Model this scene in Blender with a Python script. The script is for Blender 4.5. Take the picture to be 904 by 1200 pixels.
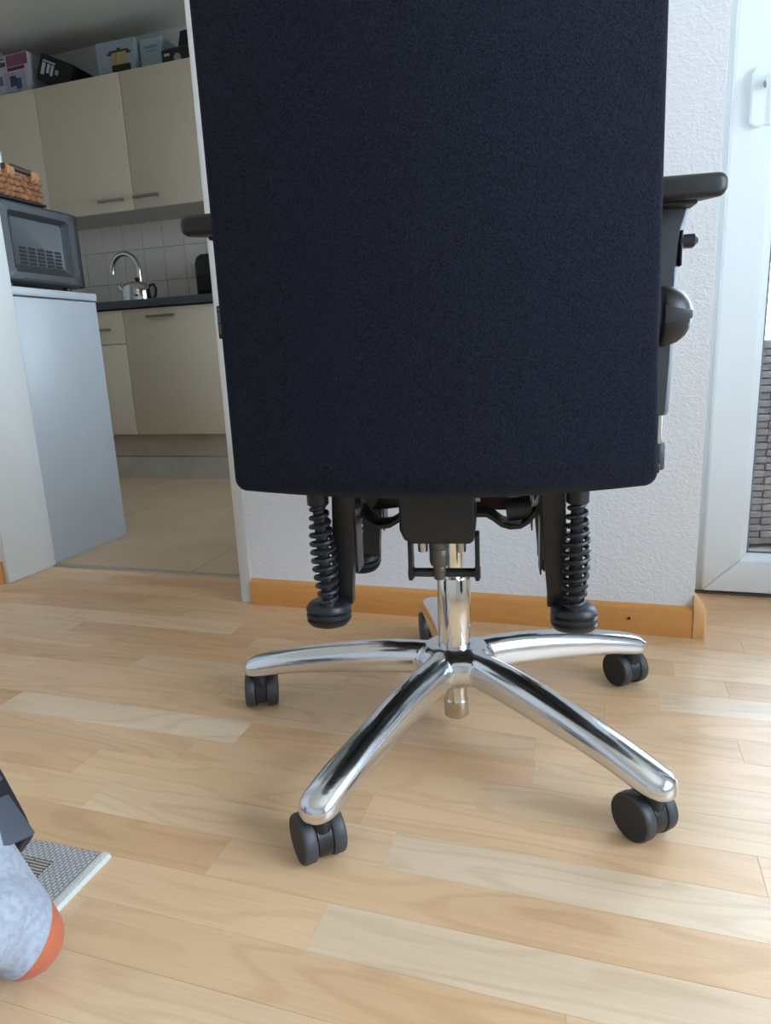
import bpy, bmesh, math, random
from mathutils import Vector, Matrix
random.seed(7)
PI = math.pi
sc = bpy.context.scene
for o in list(bpy.data.objects):
    bpy.data.objects.remove(o, do_unlink=True)
COL = sc.collection

# ------------------------------------------------------------------ camera
def cam_axes(p, r, yaw):
    f = Vector((-math.sin(yaw)*math.cos(p), math.cos(yaw)*math.cos(p), -math.sin(p)))
    rt = Vector((math.cos(yaw), math.sin(yaw), 0)); dn = f.cross(rt)
    c, s = math.cos(r), math.sin(r)
    return c*rt+s*dn, -s*rt+c*dn, f
_x, _d, _f = cam_axes(0.228061, 0.044659, 0.318595)
cd = bpy.data.cameras.new('camera'); cam = bpy.data.objects.new('camera', cd); COL.objects.link(cam)
cd.sensor_fit = 'VERTICAL'; cd.sensor_height = 36.0; cd.lens = 800.137/1200*36; cd.clip_start = 0.02
M = Matrix((( _x.x, -_d.x, -_f.x, 0.0), (_x.y, -_d.y, -_f.y, 0.0), (_x.z, -_d.z, -_f.z, 0.5898), (0, 0, 0, 1)))
cam.matrix_world = M
sc.camera = cam

# ------------------------------------------------------------------ sky and exposure
sc.view_settings.view_transform = 'Standard'; sc.view_settings.look = 'None'
sc.view_settings.gamma = 1.0; sc.view_settings.use_curve_mapping = False
sc.view_settings.exposure = -0.25
w = bpy.data.worlds.new('overcast_sky'); sc.world = w; w.use_nodes = True
bg = w.node_tree.nodes['Background']
bg.inputs['Color'].default_value = (0.725, 0.84, 1.0, 1); bg.inputs['Strength'].default_value = 20.0

def portal(name, loc, direction, sx, sy):
    l = bpy.data.lights.new(name, 'AREA'); l.shape = 'RECTANGLE'; l.size = sx; l.size_y = sy
    l.cycles.is_portal = True
    o = bpy.data.objects.new(name, l); COL.objects.link(o); o.location = loc
    o.rotation_euler = Vector(direction).to_track_quat('-Z', 'Y').to_euler()
portal('portal_balcony', (0.91, 1.80, 1.03), (0, -1, 0), 1.40, 2.06)
portal('portal_right', (1.85, 0.1, 1.30), (-1, 0, 0), 2.0, 1.6)
portal('portal_kitchen', (0.2, 2.55, 1.2), (-1, 0, 0), 0.9, 0.9)

# ------------------------------------------------------------------ helpers
def lin(r, g, b):
    f = lambda c: (c/255/12.92) if c/255 <= 0.04045 else ((c/255+0.055)/1.055)**2.4
    return (f(r), f(g), f(b), 1.0)
def mat(name, rgb, rough=0.5, metal=0.0, spec=0.5, bump=None, var=None, sheen=0.0, coat=0.0):
    m = bpy.data.materials.new(name); m.use_nodes = True
    nt = m.node_tree; b = nt.nodes['Principled BSDF']; N = nt.nodes.new; L = nt.links.new
    b.inputs['Base Color'].default_value = lin(*rgb); b.inputs['Roughness'].default_value = rough
    b.inputs['Metallic'].default_value = metal; b.inputs['Specular IOR Level'].default_value = spec
    if sheen:
        b.inputs['Sheen Weight'].default_value = sheen; b.inputs['Sheen Roughness'].default_value = 0.45
    if coat:
        b.inputs['Coat Weight'].default_value = coat; b.inputs['Coat Roughness'].default_value = 0.1
    g = N('ShaderNodeNewGeometry')
    if bump:
        scale, strength, dist = bump[:3]
        n = N('ShaderNodeTexNoise'); n.inputs['Scale'].default_value = scale; n.inputs['Detail'].default_value = 4
        L(g.outputs['Position'], n.inputs['Vector'])
        bp = N('ShaderNodeBump'); bp.inputs['Strength'].default_value = strength; bp.inputs['Distance'].default_value = dist
        L(n.outputs['Fac'], bp.inputs['Height']); L(bp.outputs['Normal'], b.inputs['Normal'])
    if var:
        scale, rgb2 = var[:2]
        n = N('ShaderNodeTexNoise'); n.inputs['Scale'].default_value = scale; n.inputs['Detail'].default_value = 3
        L(g.outputs['Position'], n.inputs['Vector'])
        mx = N('ShaderNodeMix'); mx.data_type = 'RGBA'
        mx.inputs[6].default_value = lin(*rgb); mx.inputs[7].default_value = lin(*rgb2)
        cr = N('ShaderNodeMapRange'); cr.inputs[1].default_value = 0.35; cr.inputs[2].default_value = 0.65
        L(n.outputs['Fac'], cr.inputs[0]); L(cr.outputs[0], mx.inputs[0]); L(mx.outputs[2], b.inputs['Base Color'])
    return m

def wood_mat(name, rough, grain=1.0, axis=0, use_tint=True, rgb=(215, 185, 140)):
    """strip colour comes from the mesh attribute 'tint'; rings and pores are procedural"""
    m = bpy.data.materials.new(name); m.use_nodes = True
    nt = m.node_tree; b = nt.nodes['Principled BSDF']; N = nt.nodes.new; L = nt.links.new
    g = N('ShaderNodeNewGeometry'); at = N('ShaderNodeAttribute'); at.attribute_name = 'tint'
    add = N('ShaderNodeVectorMath'); add.operation = 'ADD'
    sd = N('ShaderNodeMath'); sd.operation = 'MULTIPLY'; sd.inputs[1].default_value = 37.0
    L(at.outputs['Alpha'], sd.inputs[0]); L(g.outputs['Position'], add.inputs[0]); L(sd.outputs[0], add.inputs[1])
    def stretched(sx, sy, detail, dist=0.0):
        mp = N('ShaderNodeMapping'); s = [sy, sy, sy]; s[axis] = sx; mp.inputs['Scale'].default_value = s
        L(add.outputs[0], mp.inputs['Vector'])
        n = N('ShaderNodeTexNoise'); n.inputs['Scale'].default_value = 1.0; n.inputs['Detail'].default_value = detail
        n.inputs['Distortion'].default_value = dist
        L(mp.outputs[0], n.inputs['Vector']); return n
    big = stretched(2.2, 13, 1.5, 0.3); fine = stretched(9, 320, 3)
    k = N('ShaderNodeMath'); k.operation = 'MULTIPLY'; k.inputs[1].default_value = 48.0; L(big.outputs['Fac'], k.inputs[0])
    s = N('ShaderNodeMath'); s.operation = 'SINE'; L(k.outputs[0], s.inputs[0])
    r = N('ShaderNodeMapRange'); r.inputs[1].default_value = 0.2; r.inputs[2].default_value = 1.0
    r.inputs[3].default_value = 0.0; r.inputs[4].default_value = 0.15*grain; L(s.outputs[0], r.inputs[0])
    f = N('ShaderNodeMapRange'); f.inputs[1].default_value = 0.45; f.inputs[2].default_value = 0.75
    f.inputs[3].default_value = 0.0; f.inputs[4].default_value = 0.12*grain; L(fine.outputs['Fac'], f.inputs[0])
    bl = N('ShaderNodeMapRange'); bl.inputs[1].default_value = 0.3; bl.inputs[2].default_value = 0.7
    bl.inputs[3].default_value = 0.0; bl.inputs[4].default_value = 0.22*grain; L(big.outputs['Fac'], bl.inputs[0])
    a1 = N('ShaderNodeMath'); a1.operation = 'ADD'; L(r.outputs[0], a1.inputs[0]); L(f.outputs[0], a1.inputs[1])
    a2 = N('ShaderNodeMath'); a2.operation = 'ADD'; L(a1.outputs[0], a2.inputs[0]); L(bl.outputs[0], a2.inputs[1])
    mul = N('ShaderNodeMix'); mul.data_type = 'RGBA'; mul.blend_type = 'MULTIPLY'
    mul.inputs[7].default_value = (0.52, 0.36, 0.22, 1)
    if use_tint: L(at.outputs['Color'], mul.inputs[6])
    else: mul.inputs[6].default_value = lin(*rgb)
    L(a2.outputs[0], mul.inputs[0]); L(mul.outputs[2], b.inputs['Base Color'])
    b.inputs['Roughness'].default_value = rough; b.inputs['Specular IOR Level'].default_value = 0.45
    return m

class MB:
    """collects geometry for ONE mesh object"""
    def __init__(s): s.v = []; s.f = []; s.mi = []
    def face(s, f, m=0): s.f.append(tuple(f)); s.mi.append(m)
    def box(s, x0, x1, y0, y1, z0, z1, m=0):
        n = len(s.v)
        s.v += [(x0,y0,z0),(x1,y0,z0),(x1,y1,z0),(x0,y1,z0),(x0,y0,z1),(x1,y0,z1),(x1,y1,z1),(x0,y1,z1)]
        for q in ((0,3,2,1),(4,5,6,7),(0,1,5,4),(1,2,6,5),(2,3,7,6),(3,0,4,7)): s.face([n+i for i in q], m)
        return s
    def loft(s, rings, cap0=True, cap1=True, m=0):
        n = len(s.v); k = len(rings[0])
        for r in rings: s.v += [tuple(p) for p in r]
        for i in range(len(rings)-1):
            for j in range(k):
                a = n+i*k+j; b_ = n+i*k+(j+1) % k
                s.face((a, b_, b_+k, a+k), m)
        if cap0: s.face([n+j for j in range(k)][::-1], m)
        if cap1: s.face([n+(len(rings)-1)*k+j for j in range(k)], m)
        return s
    def lathe(s, prof, n=28, mtx=None, m=0, cap=True):
        """profile of (radius, height) turned about local z"""
        mtx = mtx or Matrix()
        rings = [[mtx @ Vector((r*math.cos(2*PI*j/n), r*math.sin(2*PI*j/n), z)) for j in range(n)] for r, z in prof]
        return s.loft(rings, cap, cap, m)
    def tube(s, path, rad, n=10, m=0):
        P = [Vector(p) for p in path]; rings = []
        up = None
        for i, p in enumerate(P):
            t = (P[min(i+1, len(P)-1)]-P[max(i-1, 0)]).normalized()
            if up is None: up = t.orthogonal().normalized()
            up = (up-t*up.dot(t)).normalized(); sd = t.cross(up)
            r = rad[i] if isinstance(rad, (list, tuple)) else rad
            rings.append([p+up*r*math.cos(2*PI*j/n)+sd*r*math.sin(2*PI*j/n) for j in range(n)])
        return s.loft(rings, True, True, m)
    def build(s, name, mats, parent=None, smooth=False, bevel=0.0, seg=2, angle=35, loc=None, tint=None):
        me = bpy.data.meshes.new(name)
        v = s.v
        if loc is not None: v = [(x-loc[0], y-loc[1], z-loc[2]) for x, y, z in v]
        me.from_pydata(v, [], s.f)
        bm = bmesh.new(); bm.from_mesh(me)
        if bevel:
            bmesh.ops.recalc_face_normals(bm, faces=bm.faces)
            ed = [e for e in bm.edges if len(e.link_faces) == 2 and e.calc_face_angle(0) > math.radians(40)]
            bmesh.ops.bevel(bm, geom=ed, offset=bevel, segments=seg, affect='EDGES', profile=0.5, clamp_overlap=True)
        bmesh.ops.recalc_face_normals(bm, faces=bm.faces)
        if not bevel:
            for f, mi in zip(bm.faces, s.mi): f.material_index = mi
        bm.to_mesh(me); bm.free()
        for m in (mats if isinstance(mats, (list, tuple)) else [mats]): me.materials.append(m)
        if smooth or bevel:
            for p in me.polygons: p.use_smooth = True
            me.set_sharp_from_angle(angle=math.radians(angle))
        if tint is not None:
            ca = me.color_attributes.new('tint', 'FLOAT_COLOR', 'POINT')
            for i in range(len(me.vertices)):
                ca.data[i].color = tint(i) if callable(tint) else tint
        o = bpy.data.objects.new(name, me); COL.objects.link(o)
        if loc is not None: o.location = loc
        if parent is not None: o.parent = parent
        return o
def box(name, m, b, parent=None, bevel=0.0, seg=2, loc=None):
    return MB().box(*b).build(name, m, parent, bevel=bevel, seg=seg, loc=loc)
def rrect(hw, hh, r, n=5, cx=0, cy=0):
    r = max(min(r, hw-1e-5, hh-1e-5), 1e-5); out = []
    for q, (sx, sy) in enumerate(((1, 1), (-1, 1), (-1, -1), (1, -1))):
        for i in range(n+1):
            a = q*PI/2+i*PI/2/n
            out.append((cx+sx*(hw-r)+r*math.cos(a), cy+sy*(hh-r)+r*math.sin(a)))
    return out
def empty(name, loc=(0, 0, 0), rz=0.0, parent=None):
    o = bpy.data.objects.new(name, None); COL.objects.link(o); o.location = loc; o.rotation_euler = (0, 0, rz)
    o.empty_display_size = 0.05
    if parent: o.parent = parent
    return o
def tag(o, label, cat, group=None):
    o['label'] = label; o['category'] = cat
    if group: o['group'] = group
    return o
def struct(o, label=None):
    o['kind'] = 'structure'
    if label: o['label'] = label
    return o
def fuse(mb, name, mats, parent, vox, smooth_it, post=None):
    me = bpy.data.meshes.new('t'); me.from_pydata(mb.v, [], mb.f)
    bm = bmesh.new(); bm.from_mesh(me); bmesh.ops.recalc_face_normals(bm, faces=bm.faces); bm.to_mesh(me); bm.free()
    o = bpy.data.objects.new('t', me); COL.objects.link(o)
    r = o.modifiers.new('r', 'REMESH'); r.mode = 'VOXEL'; r.voxel_size = vox
    s_ = o.modifiers.new('s', 'SMOOTH'); s_.factor = .5; s_.iterations = smooth_it
    dg = bpy.context.evaluated_depsgraph_get(); dg.update()
    nm = bpy.data.meshes.new_from_object(o.evaluated_get(dg)); nm.name = name
    bpy.data.objects.remove(o, do_unlink=True)
    for m_ in mats: nm.materials.append(m_)
    for p in nm.polygons:
        p.use_smooth = True
        if post: p.material_index = post(p.center)
    ob = bpy.data.objects.new(name, nm); COL.objects.link(ob)
    if parent: ob.parent = parent
    return ob
def T(x, y, z): return Matrix.Translation((x, y, z))
RX = lambda a: Matrix.Rotation(a, 4, 'X')
RY = lambda a: Matrix.Rotation(a, 4, 'Y')
RZ = lambda a: Matrix.Rotation(a, 4, 'Z')

# ------------------------------------------------------------------ materials
def woodchip():
    m = mat('woodchip_wallpaper', (229, 229, 231), 0.9, spec=0.2)
    nt = m.node_tree; b = nt.nodes['Principled BSDF']; N = nt.nodes.new; L = nt.links.new
    g = nt.nodes.get('Geometry') or N('ShaderNodeNewGeometry')
    mp = N('ShaderNodeMapping'); mp.inputs['Scale'].default_value = (0.75, 0.75, 1.0); L(g.outputs['Position'], mp.inputs['Vector'])
    n1 = N('ShaderNodeTexNoise'); n1.inputs['Scale'].default_value = 135; n1.inputs['Detail'].default_value = 3; n1.inputs['Distortion'].default_value = 0.8
    n2 = N('ShaderNodeTexNoise'); n2.inputs['Scale'].default_value = 240; n2.inputs['Detail'].default_value = 2
    L(mp.outputs[0], n1.inputs['Vector']); L(mp.outputs[0], n2.inputs['Vector'])
    mr = N('ShaderNodeMapRange'); mr.inputs[1].default_value = 0.36; mr.inputs[2].default_value = 0.70
    mr.inputs[3].default_value = 0.0; mr.inputs[4].default_value = 1.0; L(n1.outputs['Fac'], mr.inputs[0])
    k2 = N('ShaderNodeMath'); k2.operation = 'MULTIPLY'; k2.inputs[1].default_value = 0.35; L(n2.outputs['Fac'], k2.inputs[0])
    a = N('ShaderNodeMath'); a.operation = 'ADD'; L(mr.outputs[0], a.inputs[0]); L(k2.outputs[0], a.inputs[1])
    bp = N('ShaderNodeBump'); bp.inputs['Strength'].default_value = 0.45; bp.inputs['Distance'].default_value = 0.0016
    L(a.outputs[0], bp.inputs['Height']); L(bp.outputs['Normal'], b.inputs['Normal'])
    return m
WALL = woodchip()
PLAIN = mat('matt_white_paint', (222, 220, 214), 0.8, spec=0.2)
CEIL = mat('ceiling_paint', (234, 228, 214), 0.9, spec=0.1)
WHITE = mat('white_lacquer', (212, 211, 208), 0.45)
PVC = mat('white_pvc', (230, 236, 240), 0.35)
STRIP = wood_mat('birch_laminate', 0.36)
BEECH = wood_mat('beech_skirting', 0.4, 0.7, use_tint=False, rgb=(214, 150, 82))
FABRIC = mat('black_wool_fabric', (16, 17, 24), 0.95, spec=0.1, bump=(900, 0.7, 0.0016), var=(420, (31, 34, 47)), sheen=0.05)
PLAST = mat('black_plastic', (24, 25, 28), 0.42)
PLASTG = mat('dark_grey_plastic', (50, 52, 56), 0.5, bump=(350, 0.15, 0.001))
STEELB = mat('black_coated_steel', (15, 15, 17), 0.35)
RUBBER = mat('black_rubber', (26, 28, 33), 0.45)
CHROME = mat('polished_aluminium', (218, 221, 226), 0.17, 1.0, bump=(26, 0.05, 0.002))
CHROME2 = mat('polished_steel_tube', (222, 220, 215), 0.10, 1.0)
STEEL = mat('brushed_steel', (175, 175, 172), 0.3, 1.0)
TREAD = mat('grey_tread', (58, 60, 64), 0.5, bump=(300, 0.1, 0.001))
PLASTG2 = mat('wheel_disc', (36, 36, 38), 0.55)
CREAM = mat('cream_cabinet_front', (228, 211, 186), 0.45, spec=0.4)
CARC = mat('cream_carcass', (205, 198, 182), 0.6)
WORKTOP = mat('dark_slate_worktop', (62, 66, 68), 0.4, var=(120, (82, 86, 88)))
TILEW = mat('white_glazed_tile', (232, 221, 208), 0.25)
GROUT = mat('grey_grout', (168, 164, 158), 0.9)
TILEF = mat('beige_floor_tile', (208, 180, 148), 0.5, var=(5, (200, 172, 140)))
GROUTF = mat('beige_grout', (165, 148, 120), 0.9)
PLINTH = mat('beige_plinth', (204, 192, 176), 0.55, var=(6, (190, 176, 160)))
ENAMEL = mat('white_enamel', (176, 180, 184), 0.4)
MICRO = mat('dark_grey_lacquered_steel', (56, 58, 61), 0.42, metal=0.1)
BLACK = mat('matt_black', (10, 10, 11), 0.7)
BRASS = mat('steel_handle', (150, 142, 128), 0.35, 0.9)
def glass_mat():
    m = bpy.data.materials.new('clear_glass'); m.use_nodes = True; nt = m.node_tree
    nt.nodes.remove(nt.nodes['Principled BSDF']); N = nt.nodes.new; L = nt.links.new
    t = N('ShaderNodeBsdfTransparent'); t.inputs[0].default_value = (0.95, 0.98, 0.98, 1)
    g = N('ShaderNodeBsdfGlossy'); g.inputs['Roughness'].default_value = 0.02
    fr = N('ShaderNodeFresnel'); fr.inputs[0].default_value = 1.45
    mx = N('ShaderNodeMixShader'); L(fr.outputs[0], mx.inputs[0]); L(t.outputs[0], mx.inputs[1]); L(g.outputs[0], mx.inputs[2])
    L(mx.outputs[0], nt.nodes['Material Output'].inputs['Surface']); return m
GLASS = glass_mat()

# ------------------------------------------------------------------ the room
WY, TY, CZ = 1.427, 1.597, 2.30           # face of the chair wall, threshold, ceiling
XL, XR, YR = -2.6, 1.7, -2.4              # living room left, right, rear
KL, KB = -3.25, 3.56                      # kitchen left wall, back wall
struct(box('floor', BLACK, (XL-.2, XR+.2, YR-.2, 1.80, -0.12, -0.0125)), 'light birch strip laminate floor of the living room')
FLOOR = bpy.data.objects['floor']
struct(box('ceiling', CEIL, (KL-.2, XR+.2, YR-.2, KB+.2, CZ, CZ+.12)))
struct(box('wall_back', WALL, (-0.83, 0.178, WY, 1.60, 0, CZ)), 'white woodchip papered wall behind the office chair')
struct(box('wall_lintel', WALL, (-1.60, -0.83, WY, 1.60, 2.06, CZ)))
struct(box('wall_back_left', WALL, (KL-.2, -1.618, WY, 1.60, 0, CZ)))
struct(box('wall_left', WALL, (XL-.2, XL, YR, 1.60, 0, CZ)))
m = MB(); m.box(XR, XR+.2, YR, -0.9, 0, CZ); m.box(XR, XR+.2, 1.1, 1.85, 0, CZ); m.box(XR, XR+.2, -0.9, 1.1, 0, 0.5); m.box(XR, XR+.2, -0.9, 1.1, 2.1, CZ)
struct(m.build('wall_right', WALL))
struct(box('wall_rear', WALL, (XL-.2, XR+.2, YR-.2, YR, 0, CZ)))
struct(box('wall_balcony_head', WALL, (0.178, XR, 1.66, 1.85, 2.07, CZ)))
struct(box('wall_balcony_side', WALL, (1.62, XR, 1.66, 1.85, 0, 2.07)))
m = MB(); m.box(0.03, 0.178, 1.60, 2.1, 0, CZ); m.box(0.03, 0.178, 3.0, KB+.2, 0, CZ)
m.box(0.03, 0.178, 2.1, 3.0, 0, 0.75); m.box(0.03, 0.178, 2.1, 3.0, 1.65, CZ); struct(m.build('wall_kitchen_right', PLAIN))
struct(box('wall_kitchen_left', PLAIN, (KL-.2, KL, 1.60, KB, 0, CZ)))
struct(box('wall_kitchen_back', PLAIN, (KL-.2, 0.03, KB, KB+.2, 0, CZ)))

# --- the strips of the laminate floor, each strip a piece of its own
ROW0, PITCH = 0.453, 0.0648
TONES = {'t': (221, 180, 138), 'm': (225, 187, 147), 'l': (228, 195, 158), 'w': (230, 204, 174), 'o': (218, 174, 132)}
known = {0: [(-0.55, 'm'), (-0.02, 'l'), (.43, 't')], -1: [(-.60, 'l'), (-.13, 'm'), (.33, 'm')],
         1: [(-.74, 'm'), (-.279, 'w'), (.24, 'l')], 2: [(-.90, 't'), (-.438, 'm'), (.36, 'm'), (.80, 'l')],
         3: [(-1.13, 'm'), (-.675, 'l'), (-.239, 'w'), (.26, 'l')], 4: [(-.75, 'm'), (-.29, 'm'), (.181, 'l')],
         5: [(-1.07, 'm'), (-.61, 'm'), (-.15, 'l'), (.30, 'm')], 6: [(-1.5, 'o'), (-1.032, 'w'), (-.548, 't'), (-.085, 'l'), (.36, 'w')],
         7: [(-1.46, 'm'), (-1.01, 'm'), (-.551, 'l'), (-.09, 'm'), (.37, 'l')], 8: [(-1.56, 'l'), (-1.11, 'm'), (-.658, 'l'), (-.25, 'm'), (.20, 'm')],
         9: [(-1.36, 't'), (-.90, 'l'), (-.44, 'm'), (.01, 'm'), (.40, 'l')], 10: [(-1.5, 'l'), (-1.053, 't'), (-.60, 'm'), (-.36, 'm'), (.097, 'w')],
         11: [(-1.17, 'o'), (-.71, 'm'), (-.25, 'l'), (.21, 'm')], 12: [(-1.24, 'l'), (-.78, 'o'), (-.32, 'm'), (.13, 'l')],
         13: [(-1.42, 't'), (-.96, 'm'), (-.50, 'm'), (-.04, 'l')]}
XA, XB = -2.6, 1.7
def strips():
    for k in range(-45, 21):
        y0 = ROW0+k*PITCH; y1 = y0+PITCH
        if y1 < YR or y0 > 1.80: continue
        if k in known: seq = list(known[k])
        else:
            x = -1.6+random.random()*0.45; seq = [(x, random.choice('tmmllo'))]
        rnd = random.Random(k*13+5)
        while seq[0][0] > XA: seq.insert(0, (seq[0][0]-0.459, rnd.choice('tmmllo')))
        while seq[-1][0] < XB: seq.append((seq[-1][0]+0.459, rnd.choice('mmlltw')))
        for (xa, t), (xb, _) in zip(seq, seq[1:]):
            xa2, xb2 = max(xa, XA), min(xb, XB)
            if xb2-xa2 < 0.01: continue
            c = TONES[t]; j = rnd.uniform(-4, 4)
            tint = lin(c[0]+j, c[1]+j, c[2]+j)[:3]+(rnd.random(),)
            yield xa2, xb2, max(y0, YR), min(y1, 1.79), tint
def strip_rings(mb, xa, xb, ya, yb):
    g, c = 0.00012, 0.0002
    mb.loft([[(xa+g, ya+g, -.012), (xb-g, ya+g, -.012), (xb-g, yb-g, -.012), (xa+g, yb-g, -.012)],
             [(xa+g, ya+g, -c), (xb-g, ya+g, -c), (xb-g, yb-g, -c), (xa+g, yb-g, -c)],
             [(xa+g+c, ya+g+c, 0), (xb-g-c, ya+g+c, 0), (xb-g-c, yb-g-c, 0), (xa+g+c, yb-g-c, 0)]], False, True)
rest = MB(); rest_t = []
def clipped():
    for xa, xb, ya, yb, tint in strips():
        if ya < WY and yb <= WY: yield xa, xb, ya, yb, tint; continue
        if ya < WY: yield xa, xb, ya, WY+.01, tint
        y2 = max(ya, WY+.01)
        for u0, u1, lim in ((-1.62, -0.84, TY), (0.178, XB, 1.79)):
            p, q_ = max(xa, u0), min(xb, u1)
            if q_-p > .01 and min(yb, lim)-y2 > .002: yield p, q_, y2, min(yb, lim), tint
for xa, xb, ya, yb, tint in clipped():
    if ya > 0.1 and xb > -1.75 and xa < 0.9:
        mb = MB(); strip_rings(mb, xa, xb, ya, yb)
        mb.build('floor_strip', STRIP, FLOOR, tint=tint, loc=((xa+xb)/2, (ya+yb)/2, 0))
    else:
        n0 = len(rest.v); strip_rings(rest, xa, xb, ya, yb); rest_t += [tint]*(len(rest.v)-n0)
ro = rest.build('floor_strips_further_off', STRIP, FLOOR, tint=lambda i: rest_t[i]); ro['kind'] = 'stuff'

# --- kitchen floor
kf = struct(box('floor_kitchen', GROUTF, (KL-.2, 0.15, TY, KB+.2, -0.1, -0.0005)), 'beige tiled kitchen floor behind the doorway')
tw, th_ = 0.333, 0.333
for i in range(-1, 9):
    for j in range(7):
        x0 = KL+i*tw+(0.12); y0 = TY+0.02+j*th_-0.06
        x1, y1 = x0+tw, y0+th_; x0, y0 = max(x0, KL), max(y0, TY+.012); x1 = min(x1, 0.03)
        y1 = min(y1, KB if x0 > -1.72 else 3.05)
        if x1-x0 < .02 or y1-y0 < .02: continue
        box('floor_tile', TILEF, (x0+.0012, x1-.0012, y0+.0012, y1-.0012, -0.003, 0.0015), kf, bevel=0.0008, seg=1, loc=((x0+x1)/2, (y0+y1)/2, 0))
struct(box('trim_1', mat('threshold_bar', (176, 164, 146), 0.5, 0.3), (-1.6, -0.83, TY-.012, TY+.012, -0.004, 0.004), bevel=.002), 'narrow metal threshold bar under the doorway')

# --- door casing
m = MB(); m.box(-0.8555, -0.826, 1.416, 1.60, 0, 2.06); struct(m.build('trim_2', WHITE, bevel=0.003), 'white door casing beside the chair wall')
m = MB(); m.box(-1.618, -1.602, 1.424, 1.60, 0, 2.06); struct(m.build('trim_3', WHITE, bevel=0.003), 'white door casing at the left of the doorway')
m = MB(); m.box(-1.602, -0.826, 1.416, 1.60, 2.06, 2.10); struct(m.build('trim_4', WHITE, bevel=0.003))

# --- skirting
def skirt(name, x0, x1, y=WY, h=0.063, t=0.016):
    prof = [(0, 0), (t, 0), (t, h-.012), (t-.003, h-.005), (t-.009, h-.001), (t-.013, h), (0, h)]
    mb = MB(); mb.loft([[(x0, y-a, z) for a, z in prof], [(x1, y-a, z) for a, z in prof]])
    return mb
b = struct(skirt('b', -0.826, 0.176).build('baseboard_back', BEECH, smooth=True, angle=30), 'orange beech skirting board below the white wall')
MB().lathe([(.0032, 0), (.0032, .0015)], 12, T(0.055, WY-.0162, 0.034) @ RX(PI/2)).build('nail_hole', BLACK, b)
e = MB(); e.loft([rr for rr in [[(x, y, 0.0) for x, y in [(0.1765, WY-.0175), (.197, WY-.0175), (.201, WY-.012), (.201, WY+.03), (.1765, WY+.03)]],
                           [(x, y, 0.058) for x, y in [(0.1765, WY-.0175), (.197, WY-.0175), (.201, WY-.012), (.201, WY+.03), (.1765, WY+.03)]],
                           [(x, y, 0.070) for x, y in [(0.1765, WY-.012), (.190, WY-.012), (.193, WY-.007), (.193, WY+.03), (.1765, WY+.03)]],
                           [(x, y, 0.088) for x, y in [(0.1765, WY-.001), (.1785, WY-.001), (.1790, WY+.001), (.1790, WY+.03), (.1765, WY+.03)]]]])
e.build('corner_piece', mat('pale_beech_corner', (216, 164, 108), .4), b, bevel=.001, seg=1)
struct(skirt('b', -2.58, -1.6185).build('baseboard_left', BEECH, smooth=True, angle=30), 'orange beech skirting left of the doorway')
struct(box('baseboard_side', BEECH, (0.178, 0.190, WY+.035, 1.665, 0, 0.063), bevel=.002))

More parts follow.
